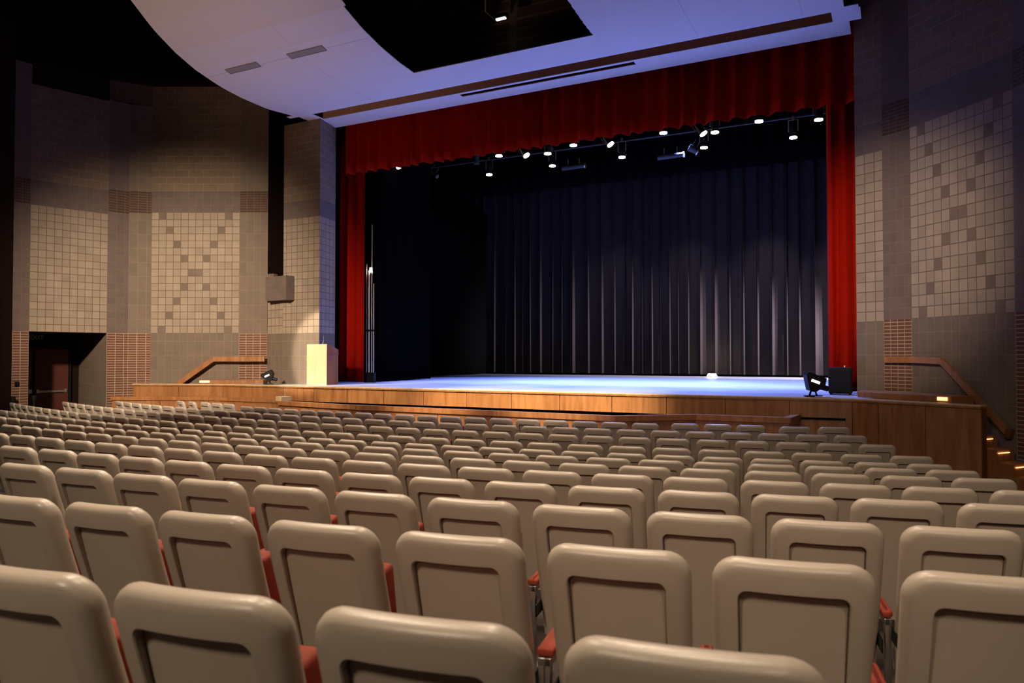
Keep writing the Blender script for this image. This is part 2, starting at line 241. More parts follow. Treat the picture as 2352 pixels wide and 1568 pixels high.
def pier(mb, p0, p1, n, lv, floor=-E, shade=GREY):
    t0, t1, b1, top = lv
    zone(mb, p0, p1, floor, t0, n, (t0-floor)/CELL, BRICK)
    zone(mb, p0, p1, t0, t1, n, 17, shade)
    zone(mb, p0, p1, t1, b1, n, 3, BRICKD)
    zone(mb, p0, p1, b1, top, n, (top-b1)/CELL, shade)
# left wall
L = [(-21.0, 11.22), (-21.08, 11.52), (-20.99, 11.9), (-20.42, 13.77), (-20.24, 14.31), (-19.82, 14.75), (-17.46, 15.97), (-16.71, 16.36)]
l1 = (.69, 4.18, 4.88, 8.05); l2 = (.705, 4.34, 4.99, 8.38)
mb = MB()
pier(mb, L[1], L[2], 2, l1)
zone(mb, L[2], L[3], l1[0], l1[1], 10, 17, TILE); zone(mb, L[2], L[3], l1[1], l1[2], 10, 3, GREY)
zone(mb, L[2], L[3], l1[2], 7.5, 10, 12, SAND); zone(mb, L[2], L[3], 7.5, 8.15, 10, 3, DARK)
pier(mb, L[3], L[4], 2.5, (.70, 4.25, 4.93, 7.55)); pier(mb, L[4], L[5], 2.5, (.705, 4.3, 4.96, 7.55), shade=BASE)
zone(mb, L[3], L[5], 7.55, 8.15, 5, 3, BRICKD); zone(mb, L[3], L[5], 8.15, 8.38, 5, 1, DARK)
zone(mb, L[5], L[6], -E, l2[0], 12, (E+l2[0])/CELL, BASE)
cross_panel(mb, L[5], L[6], l2[0], l2[1])
zone(mb, L[5], L[6], l2[1], l2[2], 12, 3, GREY); zone(mb, L[5], L[6], l2[2], 8.15, 12, 15, SAND); zone(mb, L[5], L[6], 8.15, 8.38, 12, 1, DARK)
pier(mb, L[6], L[7], 4, l2, shade=BASE)
# dark near pier and the wall carrying on towards the house
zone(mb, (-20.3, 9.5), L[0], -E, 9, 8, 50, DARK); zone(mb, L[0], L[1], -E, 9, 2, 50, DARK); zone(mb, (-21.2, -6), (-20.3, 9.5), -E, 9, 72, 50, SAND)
# doorway recess
dn = (-.957, .29); Q3 = (L[3][0]+dn[0]*2.6, L[3][1]+dn[1]*2.6); Q2 = (L[2][0]+dn[0]*2.6, L[2][1]+dn[1]*2.6)
zone(mb, Q3, L[3], -E, l1[0], 12, 13, BASE); zone(mb, L[2], Q2, -E, l1[0], 12, 13, BASE)
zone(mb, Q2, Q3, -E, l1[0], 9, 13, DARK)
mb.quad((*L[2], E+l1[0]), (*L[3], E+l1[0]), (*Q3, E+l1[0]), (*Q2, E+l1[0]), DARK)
struct(mb.build('wall_left', WM))
# right wall
R = [(-.69, 16.97), (-.18, 16.67), (.31, 16.37), (1.8, 14.77), (2.25, 14.1), (4.6, 9.5), (5.2, -6)]
mb = MB()
zone(mb, R[0], R[1], -E, .715, 2.8, (E+.715)/CELL, BASE); zone(mb, R[0], R[1], .715, 4.18, 2.8, 17, TILE)
zone(mb, R[0], R[1], 4.18, 4.78, 2.8, 3, GREY); zone(mb, R[0], R[1], 4.78, 10.5, 2.8, 26, SAND)
pier(mb, R[1], R[2], 4, (.74, 4.45, 5.09, 10.5))
zone(mb, R[2], R[3], -E, .74, 12, (E+.74)/CELL, BASE); cross_panel(mb, R[2], R[3], .74, 4.48)
zone(mb, R[2], R[3], 4.48, 5.13, 12, 3, GREY); zone(mb, R[2], R[3], 5.13, 10.5, 12, 25, SAND)
pier(mb, R[3], R[4], 4, (.74, 4.48, 5.13, 10.5))
for a, b, n in ((R[4], R[5], 24), (R[5], R[6], 72)):
    zone(mb, a, b, -E, .74, n, 13, BASE); zone(mb, a, b, .74, 4.48, n, 17, TILE); zone(mb, a, b, 4.48, 10.5, n, 28, SAND)
struct(mb.build('wall_right', WM))
# left proscenium column: lit return, tiled face, speaker niche and its balcony
A, B, Cn, Cf = (-14.42, 16.07), (-14.64, 16.98), (-15.83, 16.11), (-16.68, 16.34)
lc = (.67, 4.0, 4.5, 6.77)
mb = MB()
for a, b, n in ((A, B, 4), (Cn, A, 6.5)):
    zone(mb, a, b, -E, lc[0], n, 13, BASE); zone(mb, a, b, lc[0], lc[1], n, 17, TILE, u0=.5); zone(mb, a, b, lc[1], lc[2], n, 3, GREY); zone(mb, a, b, lc[2], lc[3], n, 11, SAND)
zone(mb, Cf, Cn, -E, .67, 4, 13, BASE); zone(mb, Cf, Cn, .67, 1.62, 4, 4, TILE)
n1, n2 = (-16.75, 18.3), (-15.75, 18.3)
zone(mb, Cn, n2, 1.62, 6.77, 9, 24, DARK); zone(mb, n1, n2, 1.62, 6.77, 5, 24, DARK); zone(mb, n1, Cf, 1.62, 6.77, 9, 24, DARK)
struct(mb.build('wall_column', WM))
struct_b = MB(); struct_b.prism([(-16.42, 16.0), (-15.42, 15.8), (-15.38, 16.08), (-16.42, 16.2)], E+1.63, E+2.33, 0)
for k in range(1): struct_b.box((-16.35, 16.0, E+2.33), (-16.1, 16.15, E+2.43), 0)
tag(struct_b.build('niche_balcony', M['grey']), 'small block balcony jutting from the dark niche beside the left column', 'balcony')

# doors and sign in the recess
def door_leaf(name, c, w_, label):
    d = Vector((L[3][0]-L[2][0], L[3][1]-L[2][1], 0)).normalized(); nrm = Vector((.957, -.29, 0))
    t = bpy.data.objects.new(name, None); C.objects.link(t); t.location = (c[0], c[1], 0); t.rotation_euler = (0, 0, math.atan2(d.y, d.x)); t['kind'] = 'structure'; t['label'] = label
    m1 = MB(); m1.box((-w_/2, -.03, .01), (w_/2, .02, 2.38)); m1.build('door_leaf', M['door'], t, bevel=.004)
    m1 = MB(); m1.box((-w_/2+.05, -.10, 1.04), (w_/2-.05, -.06, 1.10)); m1.box((-w_/2+.05, -.08, 1.02), (-w_/2+.12, -.03, 1.14)); m1.box((w_/2-.12, -.08, 1.02), (w_/2-.05, -.03, 1.14)); m1.build('push_bar', M['steel'], t)
    m1 = MB(); m1.box((-w_/2+.08, -.036, .1), (w_/2-.08, -.03, .4)); m1.build('kick_plate', M['steel'], t)
dd = Vector((Q3[0]-Q2[0], Q3[1]-Q2[1], 0)).normalized()
base = Vector((Q3[0]+.957*.08, Q3[1]-.29*.08, 0))
for i, s in enumerate((.78, 1.72)):
    c = base-dd*s; door_leaf('door_%d' % (i+1), c, .92, 'dark brown door leaf with a push bar')
m1 = MB(); 
for s0, s1, z0, z1 in ((.25, .31, 0, 2.46), (1.22, 1.28, 0, 2.40), (.25, 1.9, 2.40, 2.46)):
    a = base-dd*s0+Vector((.03, -.01, 0)); b = base-dd*s1+Vector((.03, -.01, 0)); m1.quad((a.x, a.y, z0), (b.x, b.y, z0), (b.x, b.y, z1), (a.x, a.y, z1))
    m1.bar((a.x, a.y, (z0+z1)/2), (b.x, b.y, (z0+z1)/2), .05, z1-z0)
struct(m1.build('trim_1', M['black_metal']))
sg = base-dd*1.25+Vector((.25, -.08, 0))
t = thing('exit_sign', (sg.x, sg.y, 2.62), 'dark exit sign hanging above the double doors in the left recess', 'sign', math.atan2(dd.y, dd.x))
m1 = MB(); m1.box((-.22, -.03, 0), (.22, .03, .20)); m1.build('sign_box', M['black_metal'], t, bevel=.006)
tx = bpy.data.curves.new('exit_letters', 'FONT'); tx.body = 'EXIT'; tx.size = .19; tx.align_x = 'CENTER'; tx.extrude = .004; tx.materials.append(M['exitm'])
o = bpy.data.objects.new('tmp_letters', tx); C.objects.link(o); bpy.context.view_layer.update(); me = bpy.data.meshes.new_from_object(o.evaluated_get(bpy.context.evaluated_depsgraph_get())); bpy.data.objects.remove(o); o = bpy.data.objects.new('sign_letters', me); C.objects.link(o); o.parent = t; o.location = (0, -.036, .03); o.rotation_euler = (math.pi/2, 0, 0)
m1 = MB(); m1.tube((0, 0, .2), (0, 0, .24), .012); m1.build('mounting_stem', M['black_metal'], t)
t = MB(); t.box((-.05, -.02, -.06), (.05, .02, .06)); o = t.build('call_point', M['black_metal'], bevel=.004); pt = lerp(L[1], L[2], .28); o.location = (pt[0]+.03, pt[1], 1.4); o.rotation_euler = (0, 0, math.radians(77)); tag(o, 'small dark call point on the brick pier left of the doorway', 'switch')
for (x, y, lab) in ((-20.86, 11.44, 'black queue post nearer the left edge, beside the doorway'), (-20.74, 11.92, 'black queue post just left of the doorway, behind the left rows')):
    t = thing('queue_post', (x, y, -.02), lab, 'post')
    m1 = MB(); m1.tube((0, 0, 0), (0, 0, .02), .10, .09); m1.build('base', M['black_metal'], t)
    m1 = MB(); m1.tube((0, 0, .02), (0, 0, .96), .035); m1.build('pole', M['black_metal'], t)
    m1 = MB(); m1.tube((0, 0, .96), (0, 0, 1.10), .06); m1.build('belt_head', M['black_metal'], t)

# ---------------------------------------------------------------- acoustic cloud over the apron
YK = [8, 9, 10, 10.66, 11.3, 12, 12.6, 13.3, 14, 14.7, 15.4, 17]; ZK = [10.1, 9.2, 8.5, 8.1, 7.68, 7.32, 7.1, 6.93, 6.83, 6.78, 6.77, 6.77]
def zc(y):
    for (a, b), (p, q) in zip(zip(YK, YK[1:]), zip(ZK, ZK[1:])):
        if a <= y <= b: return E+p+(q-p)*(y-a)/(b-a)
    return E+ZK[0 if y < 8 else -1]
def interp(y, t):
    for (a, p), (b, q) in zip(t, t[1:]):
        if a <= y <= b: return p+(q-p)*(y-a)/(b-a)
    return t[0][1] if y < t[0][0] else t[-1][1]
XL = [(8, -15.0), (10.7, -15.22), (11.5, -15.31), (12.5, -15.33), (13.6, -15.29), (14.9, -15.17), (15.5, -14.97), (15.56, -14.97)]
ys = sorted({round(8+.2*i, 2) for i in range(37)} | {14.56, 15.56, 15.7, 16.17, 16.27, 16.44, 16.34, 16.95})
ys = [y for y in ys if y <= 16.95]
mb = MB(); th = .02
for y0, y1 in zip(ys, ys[1:]):
    ym = (y0+y1)/2
    xl = [interp(y, XL) for y in (y0, y1)]; xr = [-.80, -.80]
    if 15.56 < ym < 15.7: xl = [-15.2, -15.2]; xr = [-.55, -.55]
    elif 15.7 < ym < 16.27: xl = [-15.0+.3*(ym-15.56)]*2; xr = [-.52, -.52]
    elif ym > 16.27: xl = [-14.68]*2; xr = [-.74]*2
    cuts = []
    if ym < 14.56: cuts = [([-10.1, -10.1] if ym < 12 else [-10.16]*2, [-5.6, -5.58])]
    elif 15.7 < ym < 16.17: cuts = [([-14.4]*2, [-1.04]*2)]
    elif 16.27 < ym < 16.44: cuts = [([-9.93]*2, [-5.25]*2)]
    segs = []; a = xl
    for c0, c1 in cuts: segs.append((a, c0)); a = c1
    segs.append((a, xr))
    for (a0, a1), (b0, b1) in segs:
        z0, z1 = zc(y0), zc(y1)
        p = [(a0, y0, z0), (b0, y0, z0), (b1, y1, z1), (a1, y1, z1)]; q = [(x, y, z+th) for x, y, z in p]
        mb.quad(p[3], p[2], p[1], p[0]); mb.quad(*q)
        mb.quad(p[0], p[3], q[3], q[0]); mb.quad(p[2], p[1], q[1], q[2])
        mb.quad(p[1], p[0], q[0], q[1]); mb.quad(p[3], p[2], q[2], q[3])
cl = thing('ceiling_cloud', (-8, 13, E+6.77), 'white curved ceiling panel with a dark rectangular opening above the stage front', 'ceiling panel')
def kid(o, root):
    o.parent = root; o.matrix_parent_inverse = Matrix.Translation(-Vector(root.location)); return o
kid(mb.build('plaster_panel', M['white']), cl)
yy = [y for y in ys if 12 <= y <= 15.6]
for x in (-3.62, -1.55, -12.2):
    mb = MB()
    for y0, y1 in zip(yy, yy[1:]): mb.quad((x, y1, zc(y1)-.002), (x+.012, y1, zc(y1)-.002), (x+.012, y0, zc(y0)-.002), (x, y0, zc(y0)-.002))
    kid(mb.build('panel_seam', M['seam']), cl)
for x0, x1 in ((-15.2, -14.6), (-13.45, -12.55), (-11.4, -10.2)):
    mb = MB(); mb.quad((x0, 12.92, zc(12.92)-.002), (x1, 12.92, zc(12.92)-.002), (x1, 12.905, zc(12.9)-.002), (x0, 12.905, zc(12.9)-.002)); kid(mb.build('panel_seam', M['seam']), cl)
mb = MB(); mb.box((-14.45, 16.175, E+6.795), (-.98, 16.21, E+7.13)); mb.box((-14.45, 15.66, E+7.13), (-.98, 16.21, E+7.15)); kid(mb.build('slot_liner', M['slot']), cl)
mb = MB(); mb.box((-9.98, 16.44, E+6.87), (-5.2, 16.47, E+7.3)); mb.box((-9.98, 16.2, E+7.3), (-5.2, 16.47, E+7.33)); kid(mb.build('curtain_track_slot', M['black']), cl)
for x0, x1, lab in ((-14.54, -13.5, 'slim grey air vent in the white ceiling panel, nearer its curved outer edge'), (-12.52, -11.46, 'slim grey air vent in the white ceiling panel, nearer the dark opening')):
    mb = MB(); y0, y1 = 12.80, 12.97
    mb.quad((x0, y1, zc(y1)-.012), (x1, y1, zc(y1)-.012), (x1, y0, zc(y0)-.012), (x0, y0, zc(y0)-.012))
    t = thing('air_vent', ((x0+x1)/2, 12.88, zc(12.88)), lab, 'vent')
    kid(mb.build('grille_face', M['vent']), t)
    mb = MB()
    for y in (y0, y1): mb.bar((x0, y, zc(y)-.008), (x1, y, zc(y)-.008), .012, .02)
    for x in (x0, x1): mb.bar((x, y0, zc(y0)-.008), (x, y1, zc(y1)-.008), .012, .02)
    kid(mb.build('vent_frame', M['vent']), t)
# catwalk kit seen through the opening
t = thing('work_light', (-8.7, 16.25, E+8.5), 'small work light with a bright white tube in the dark ceiling opening', 'light')
m1 = MB(); m1.box((-.13, -.04, -.03), (.13, .04, .0)); m1.build('light_tube', M['strip'], t)
m1 = MB(); m1.box((-.17, -.07, 0), (.17, .07, .10)); m1.build('housing', M['black_metal'], t)
m1 = MB(); m1.box((-.30, -.3, .1), (-.26, .3, .5)); m1.box((-.30, -.3, .46), (.4, -.26, .5)); m1.build('hanging_bracket', M['vent'], t)

# ---------------------------------------------------------------- stage
ZS = 1.35
mb = MB(); mb.prism([(-14.75, 15.08), (-.72, 15.18), (-.3, 15.6), (-.72, 17.3), (5.9, 17.4), (5.9, 30.7), (-21.9, 30.7), (-21.9, 17.4), (-14.6, 17.3), (-14.5, 16.3), (-16.5, 16.2), (-16.6, 15.3)], 1.05, ZS)
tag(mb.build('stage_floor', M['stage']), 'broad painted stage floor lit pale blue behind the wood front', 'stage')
F = [(-19.55, 14.0), (-16.96, 14.93), (-14.77, 15.05), (-.7, 15.15), (1.23, 13.98)]
fas = thing('stage_apron', (-8, 15.1, 0), 'cherry wood panelled front of the stage below the pale edge', 'stage front')
def seg_at(px):
    """where the sight line through image column px meets the fascia in plan"""
    k = (px-1176)/1700; dx, dy = k*cs-sn, k*sn+cs
    for a, b in zip(F, F[1:]):
        ex, ey = b[0]-a[0], b[1]-a[1]; den = dx*ey-dy*ex
        if abs(den) < 1e-9: continue
        t_ = (a[0]*ey-a[1]*ex)/den; s_ = (a[0]*dy-a[1]*dx)/den
        if -.001 <= s_ <= 1.001: return (dx*t_, dy*t_)
seams = [(-19.55, 14.0)]+[seg_at(p) for p in (411, 513)]+[F[2]]+[seg_at(p) for p in (721, 798, 882, 973, 1072, 1175, 1285, 1405, 1530, 1665, 1812)]+[F[3]]+[seg_at(p) for p in (2015, 2123)]+[F[4]]
corner_after = {}
def panel(a, b, z0, z1, parent, m_, th=.04, gap=.006, name='wood_panel'):
    d = Vector((b[0]-a[0], b[1]-a[1])); ln = d.length; d.normalize(); n = Vector((-d.y, d.x))
    a2 = Vector(a)+d*gap; b2 = Vector(b)-d*gap
    m1 = MB(); m1.prism([tuple(a2), tuple(b2), tuple(b2+n*th), tuple(a2+n*th)], z0, z1)
    return kid(m1.build(name, m_, bevel=.004), parent)
pts = []
for a, b in zip(seams, seams[1:]):
    # split where the fascia turns
    mid = [f for f in F[1:-1] if min(a[0], b[0])+.05 < f[0] < max(a[0], b[0])-.05]
    q = [a]+mid+[b]
    for u_, v_ in zip(q, q[1:]): panel(u_, v_, .94 if -14.8 < (u_[0]+v_[0])/2 < -4 else .02, ZS-.06, fas, M['wood'])
mb = MB()
for a, b, zb_ in ((F[0], F[1], 0), (F[1], F[2], 0), (F[2], lerp(F[2], F[3], .766), .94), (lerp(F[2], F[3], .766), F[3], 0), (F[3], F[4], 0)):
    d = Vector((b[0]-a[0], b[1]-a[1])).normalized(); n = Vector((-d.y, d.x)); th = .16
    mb.prism([tuple(Vector(a)+n*.03), tuple(Vector(b)+n*.03), tuple(Vector(b)+n*th), tuple(Vector(a)+n*th)], zb_, ZS-.06)
kid(mb.build('backing_frame', M['dark_wood']), fas)
mb = MB()
for i, (a, b) in enumerate(zip(F, F[1:])):
    d = Vector((b[0]-a[0], b[1]-a[1])).normalized(); n = Vector((-d.y, d.x))
    p = [Vector(a)-n*.03, Vector(b)-n*.03, Vector(b)+n*(.16), Vector(a)+n*(.16)]
    mb.prism([tuple(q) for q in p], ZS-.055, ZS-.02)
kid(mb.build('cap_moulding', M['wood']), fas)
mb = MB()
for i, (a, b) in enumerate(zip(F, F[1:])):
    d = Vector((b[0]-a[0], b[1]-a[1])).normalized(); n = Vector((-d.y, d.x))
    p = [Vector(a)-n*.034, Vector(b)-n*.034, Vector(b)+n*(.16), Vector(a)+n*(.16)]
    mb.prism([tuple(q) for q in p], ZS-.02, ZS+.004)
kid(mb.build('nosing', M['pale_wood']), fas)
mb = MB(); a, b = seg_at(1816), seg_at(1941); mb.bar((a[0], a[1]-.02, .96), (b[0], b[1]-.02, .96), .03, .035); kid(mb.build('shadow_strip', M['black']), fas)  # black bar standing in for the shade of a gap

# pit rail in front of the stage
PR = [(-19.25, 13.15), (-16.81, 14.33), (-14.2, 14.4), (-13.6, 13.72), (-11.3, 13.36), (-4.61, 13.13), (-3.36, 14.16), (-1.69, 14.17), (-1.62, 15.1)]
rail = thing('pit_rail', (-9, 13.3, 0), 'lower cherry wood rail wall between the front row and the stage front', 'rail wall')
for a, b in zip(PR, PR[1:]):
    ln = math.hypot(b[0]-a[0], b[1]-a[1]); n = max(1, round(ln/1.25))
    for i in range(n): panel(lerp(a, b, i/n), lerp(a, b, (i+1)/n), .02, .93, rail, M['wood'], .05)
mb = MB()
for i, (a, b) in enumerate(zip(PR, PR[1:])):
    d = Vector((b[0]-a[0], b[1]-a[1])).normalized(); n = Vector((-d.y, d.x)); e0 = .02; 
    p = [Vector(a)-n*.035-d*e0, Vector(b)-n*.035+d*e0, Vector(b)+n*.11+d*e0, Vector(a)+n*.11-d*e0]
    mb.prism([tuple(q) for q in p], .93, 1.03+.0006*i)
kid(mb.build('cap_rail', M['wood']), rail)
mb = MB(); mb.prism([(-13.75, 13.75), (-13.45, 13.65), (-13.4, 13.95), (-13.7, 14.05)], 1.03, 1.14); kid(mb.build('end_block', M['pale_wood']), rail)

# landings, steps with lit nosings, handrails
def landing(poly, label):
    m1 = MB(); m1.prism(poly, .0, ZS+.10); return tag(m1.build('landing', M['wood']), label, 'landing')
landing([(-.63, 15.74), (.86, 14.66), (1.22, 15.1), (.25, 16.2), (-.20, 16.56), (-.62, 16.86)], 'raised wood landing at the top of the right side steps')
landing([(-17.98, 15.04), (-16.36, 15.87), (-16.65, 16.25), (-18.2, 15.46)], 'raised wood landing at the top of the left side steps')
def steps(a, b, d, n, label, rise=.2, run=.28, top=1.45):
    t = thing('side_steps', (a[0], a[1], 0), label, 'steps')
    for i in range(n):
        z = top-rise*(i+1)
        if z < .05: break
        p = [(a[0]+d[0]*run*i, a[1]+d[1]*run*i), (a[0]+d[0]*run*(i+1), a[1]+d[1]*run*(i+1)), (b[0]+d[0]*run*(i+1), b[1]+d[1]*run*(i+1)), (b[0]+d[0]*run*i, b[1]+d[1]*run*i)]
        s2 = sum(p[k][0]*p[(k+1) % 4][1]-p[(k+1) % 4][0]*p[k][1] for k in range(4))
        if s2 < 0: p = p[::-1]
        m1 = MB(); m1.prism(p, 0, z-.03); m1.prism(p, z-.03, z); st = kid(m1.build('step', M['wood']), t)
        # light strip on the riser above this tread
        o0 = Vector((a[0]+d[0]*(run*i+.012), a[1]+d[1]*(run*i+.012), z+rise-.05)); o1 = Vector((b[0]+d[0]*(run*i+.012), b[1]+d[1]*(run*i+.012), z+rise-.05))
        u_ = (o1-o0); m2 = MB(); m2.bar(o0+u_*.08, o0+u_*.7, .012, .014); 
        if top < 1.2: s = m2.build('step_light', M['steplight']); kid(s, t)
    return t
steps((1.02, 14.42), (1.30, 14.80), (.74, -.67), 7, 'wood steps with glowing nosings down the right wall beyond the stage front', rise=.19, run=.28, top=1.02)
steps((-18.0, 15.05), (-18.2, 15.4), (-.889, -.459), 6, 'wood steps behind the left end of the stage front')
for (p0, p1, lab) in (((.66, 14.79), (.80, 14.69), 'small amber light set in the edge of the right landing'), ((-17.98, 15.0), (-17.72, 15.13), 'small amber light set in the edge of the left landing')):
    m1 = MB(); m1.bar((p0[0], p0[1], ZS+.055), (p1[0], p1[1], ZS+.055), .02, .06); tag(m1.build('landing_light', M['steplight']), lab, 'light')
hr = thing('handrail', (-17.2, 15.9, E), 'brown wood handrail on the left wall sloping down to the left', 'handrail')
mb = MB(); hp = [(-16.62, 16.18, E-.07), (-17.98, 15.48, E-.07), (-19.35, 14.80, E-1.15)]
mb.bar(hp[0], hp[1], .07, .15); mb.bar(hp[1], hp[2], .07, .15); kid(mb.build('rail_board', M['wood'], bevel=.006), hr)
mb = MB()
for q in ((-16.9, 16.04), (-17.7, 15.63), (-18.5, 15.22)): mb.bar((q[0], q[1], E-.14 if q[0] > -18 else E-.55), (q[0]-.08, q[1]+.15, E-.14 if q[0] > -18 else E-.55), .04, .04)
kid(mb.build('wall_bracket', M['black_metal']), hr)
def wall_r(px, off=.09):
    k = (px-1176)/1700; dx, dy = k*cs-sn, k*sn+cs
    for a, b in zip(R, R[1:]):
        n = Vector((b[1]-a[1], -(b[0]-a[0]))).normalized()
        if n.y > 0: n = -n
        a2 = Vector(a)+n*off; b2 = Vector(b)+n*off; ex, ey = b2.x-a2.x, b2.y-a2.y; den = dx*ey-dy*ex
        s_ = (a2.x*dy-a2.y*dx)/den; t_ = (a2.x*ey-a2.y*ex)/den
        if 0 <= s_ <= 1: return (dx*t_, dy*t_, t_)
hr = thing('handrail', (.4, 16, E), 'brown wood handrail on the right wall sloping down past the stage front', 'handrail')
mb = MB(); q = [wall_r(p) for p in (2032, 2100, 2163, 2312)]
zz = [E-(y-819)/1700*k[2] for y, k in zip((826, 826, 829, 992), q)]
for i in range(3): mb.bar((q[i][0], q[i][1], zz[i]), (q[i+1][0], q[i+1][1], zz[i+1]), .06, .12)
kid(mb.build('rail_board', M['wood'], bevel=.006), hr)
mb = MB(); mb.bar((q[3][0]-.01, q[3][1]+.01, zz[3]), (q[3][0]+.05, q[3][1]-.05, zz[3]-.03), .10, .16); kid(mb.build('end_cap', M['dark_wood']), hr)

# ---------------------------------------------------------------- drapes
def curtain(name, p0, p1, z0, z1, per, amp, m_, seed=1, scallop=0, nz=6, dens=9, flare=0, ridge=False):
    rnd = random.Random(seed); p0 = Vector(p0); p1 = Vector(p1); d = p1-p0; ln = d.length; d.normalize(); n = Vector((-d.y, d.x))
    # irregular pleats: running fold positions
    xs = [0]; 
    while xs[-1] < ln: xs.append(xs[-1]+per*rnd.uniform(.6, 1.4))
    am = [rnd.uniform(.8, 1.1) if ridge else rnd.uniform(.5, 1.2) for _ in xs]
    k = max(8, int(ln/per*dens)); V = []; Fc = []
    for j in range(nz+1):
        f = j/nz
        for i in range(k+1):
            s = ln*i/k; c = 0
            while c+1 < len(xs)-1 and xs[c+1] < s: c += 1
            u_ = (s-xs[c])/(xs[c+1]-xs[c]); ph = math.cos(2*math.pi*u_)
            if ridge: a_ = amp*am[c]*(-1.6*math.exp(-((u_-.5)/.11)**2)-.35*math.exp(-((u_-.18)/.10)**2)+.3*math.sin(9*s))*(1+.1*math.sin(3*f+c))
            else: a_ = amp*am[c]*(1-2*abs(math.sin(math.pi*u_))**.7)*(1+.15*math.sin(3*f+c))
            sh = per*.25*math.sin(2*math.pi*u_*1.0)*.5
            q = p0+d*(s+sh*(.6+.4*f))+n*(a_+flare*(1-f))
            V.append((q.x, q.y, z0+(z1-z0)*f-(scallop*abs(ph) if j == 0 else 0)))
    for j in range(nz):
        for i in range(k): a = j*(k+1)+i; Fc.append((a, a+1, a+k+2, a+k+1))
    me = bpy.data.meshes.new(name); me.from_pydata(V, [], Fc); me.materials.append(m_)
    for p in me.polygons: p.use_smooth = True
    o = bpy.data.objects.new(name, me); C.objects.link(o)
    s = o.modifiers.new('cloth', 'SOLIDIFY'); s.thickness = .008
    return o
tag(curtain('valance', (-14.7, 17.45), (-.66, 17.45), E+5.50, E+7.35, .42, .13, M['red'], 3, .03), 'deep red pleated velvet valance across the top of the stage opening', 'valance')
tag(curtain('stage_curtain', (-15.2, 17.75), (-14.2, 17.75), ZS+.02, E+7.2, .27, .07, M['red'], 5, nz=4), 'red velvet curtain gathered at the left side of the stage opening', 'curtain')
tag(curtain('stage_curtain', (-1.30, 17.75), (-.25, 17.75), ZS+.02, E+7.2, .26, .07, M['red'], 8, nz=4), 'red velvet curtain gathered at the right side of the stage opening', 'curtain')
tag(curtain('backdrop_curtain', (-20.5, 29.6), (-1.0+3.5, 29.9), ZS+.08, E+9, .50, .13, M['drape'], 11, nz=5, dens=22, ridge=True), 'wide black pleated backdrop curtain across the rear of the stage', 'curtain')
tag(curtain('side_drape', (-14.3, 18.55), (-14.25, 21.4), ZS+.03, E+8.5, .4, .07, M['blackdrape'], 13), 'black masking drape just behind the left red curtain', 'curtain')
tag(curtain('side_drape', (-16.2, 23.5), (-16.2, 28.8), ZS+.03, E+6.4, .4, .07, M['blackdrape'], 14), 'black masking drape at the far left, near the backdrop', 'curtain')
tag(curtain('shade_drape', (-21, 26.2), (5, 26.2), E+6.5, E+10.5, .5, .08, M['blackdrape'], 15), 'black border drape hung low to stand in for shade on the backdrop', 'curtain')  # lowered so black cloth stands in for the light falloff up there
# vertical pipes and a lit lamp in the left wing
t = thing('wing_pipes', (-14.08, 18.0, ZS), 'cluster of pale vertical pipes in the dark left wing', 'pipes')
for i, (dx, r, z0, z1) in enumerate(((-.20, .018, .3, 3.6), (-.1, .028, .3, 3.4), (0, .018, .3, 4.8), (.07, .02, .3, 3.0))):
    m1 = MB(); m1.tube((dx, 0, z0), (dx, 0, z1), r); m1.build('pipe', M['steel'], t)
m1 = MB(); m1.box((-.26, -.06, 0), (.12, .06, .3)); m1.build('counterweight', M['black_metal'], t)
m1 = MB(); m1.box((-.26, -.05, 1.55), (.12, -.02, 1.6)); m1.build('tie_bar', M['black_metal'], t)
t = thing('wing_lamp', (-14.06, 17.92, E+2.62), 'small bright white lamp glowing high in the dark left wing', 'lamp')
m1 = MB(); m1.tube((0, 0, -.07), (0, 0, .07), .05, .04); m1.build('bulb', M['bulb'], t); m1 = MB(); m1.tube((0, 0, -.15), (0, 0, -.07), .03); m1.build('holder', M['black_metal'], t)

# ---------------------------------------------------------------- lighting battens and lanterns
M['vent2'] = mat('dark_lantern_paint', (.018, .019, .026), .6)
def batten(y, z, x0, x1, label):
    m1 = MB(); m1.tube((x0, y, z), (x1, y, z), .022, n=10); return tag(m1.build('lighting_batten', M['vent2']), label, 'pipe', 'lighting battens over the stage')
batten(20.1, E+6.82, -15.5, -.9, 'steel lighting pipe nearest the valance'); batten(22.0, E+6.72, -15.5, -.9, 'steel lighting pipe hung second behind the valance'); batten(24.0, E+7.35, -16.5, -.9, 'steel lighting pipe furthest back over the stage')
def lantern_proto(name, lens):
    t = bpy.data.objects.new(name, None); C.objects.link(t); t.empty_display_size = .1
    m1 = MB(); m1.tube((0, 0, .02), (0, 0, .30), .105, .085); m1.tube((0, 0, .30), (0, 0, .40), .085, .05); m1.build('lantern_body', M['black_metal'], t, smooth=False)
    m1 = MB(); m1.tube((0, 0, -.012), (0, 0, .02), .104, .10, 20); m1.build('lens', M[lens], t)
    m1 = MB(); m1.bar((-.125, 0, .18), (-.125, 0, .50), .03, .008); m1.bar((.125, 0, .18), (.125, 0, .50), .03, .008); m1.bar((-.13, 0, .50), (.13, 0, .50), .03, .008); m1.build('yoke', M['steel'], t)
    m1 = MB(); m1.box((-.03, -.03, .50), (.03, .03, .60)); m1.build('clamp', M['steel'], t)
    return t
def copy_tree(o, parent=None):
    c = o.copy(); C.objects.link(c)
    if parent: c.parent = parent
    for ch in list(o.children): copy_tree(ch, c)
    return c
pc, pw = lantern_proto('stage_lantern', 'glow'), lantern_proto('stage_lantern', 'warmglow')
used = set()
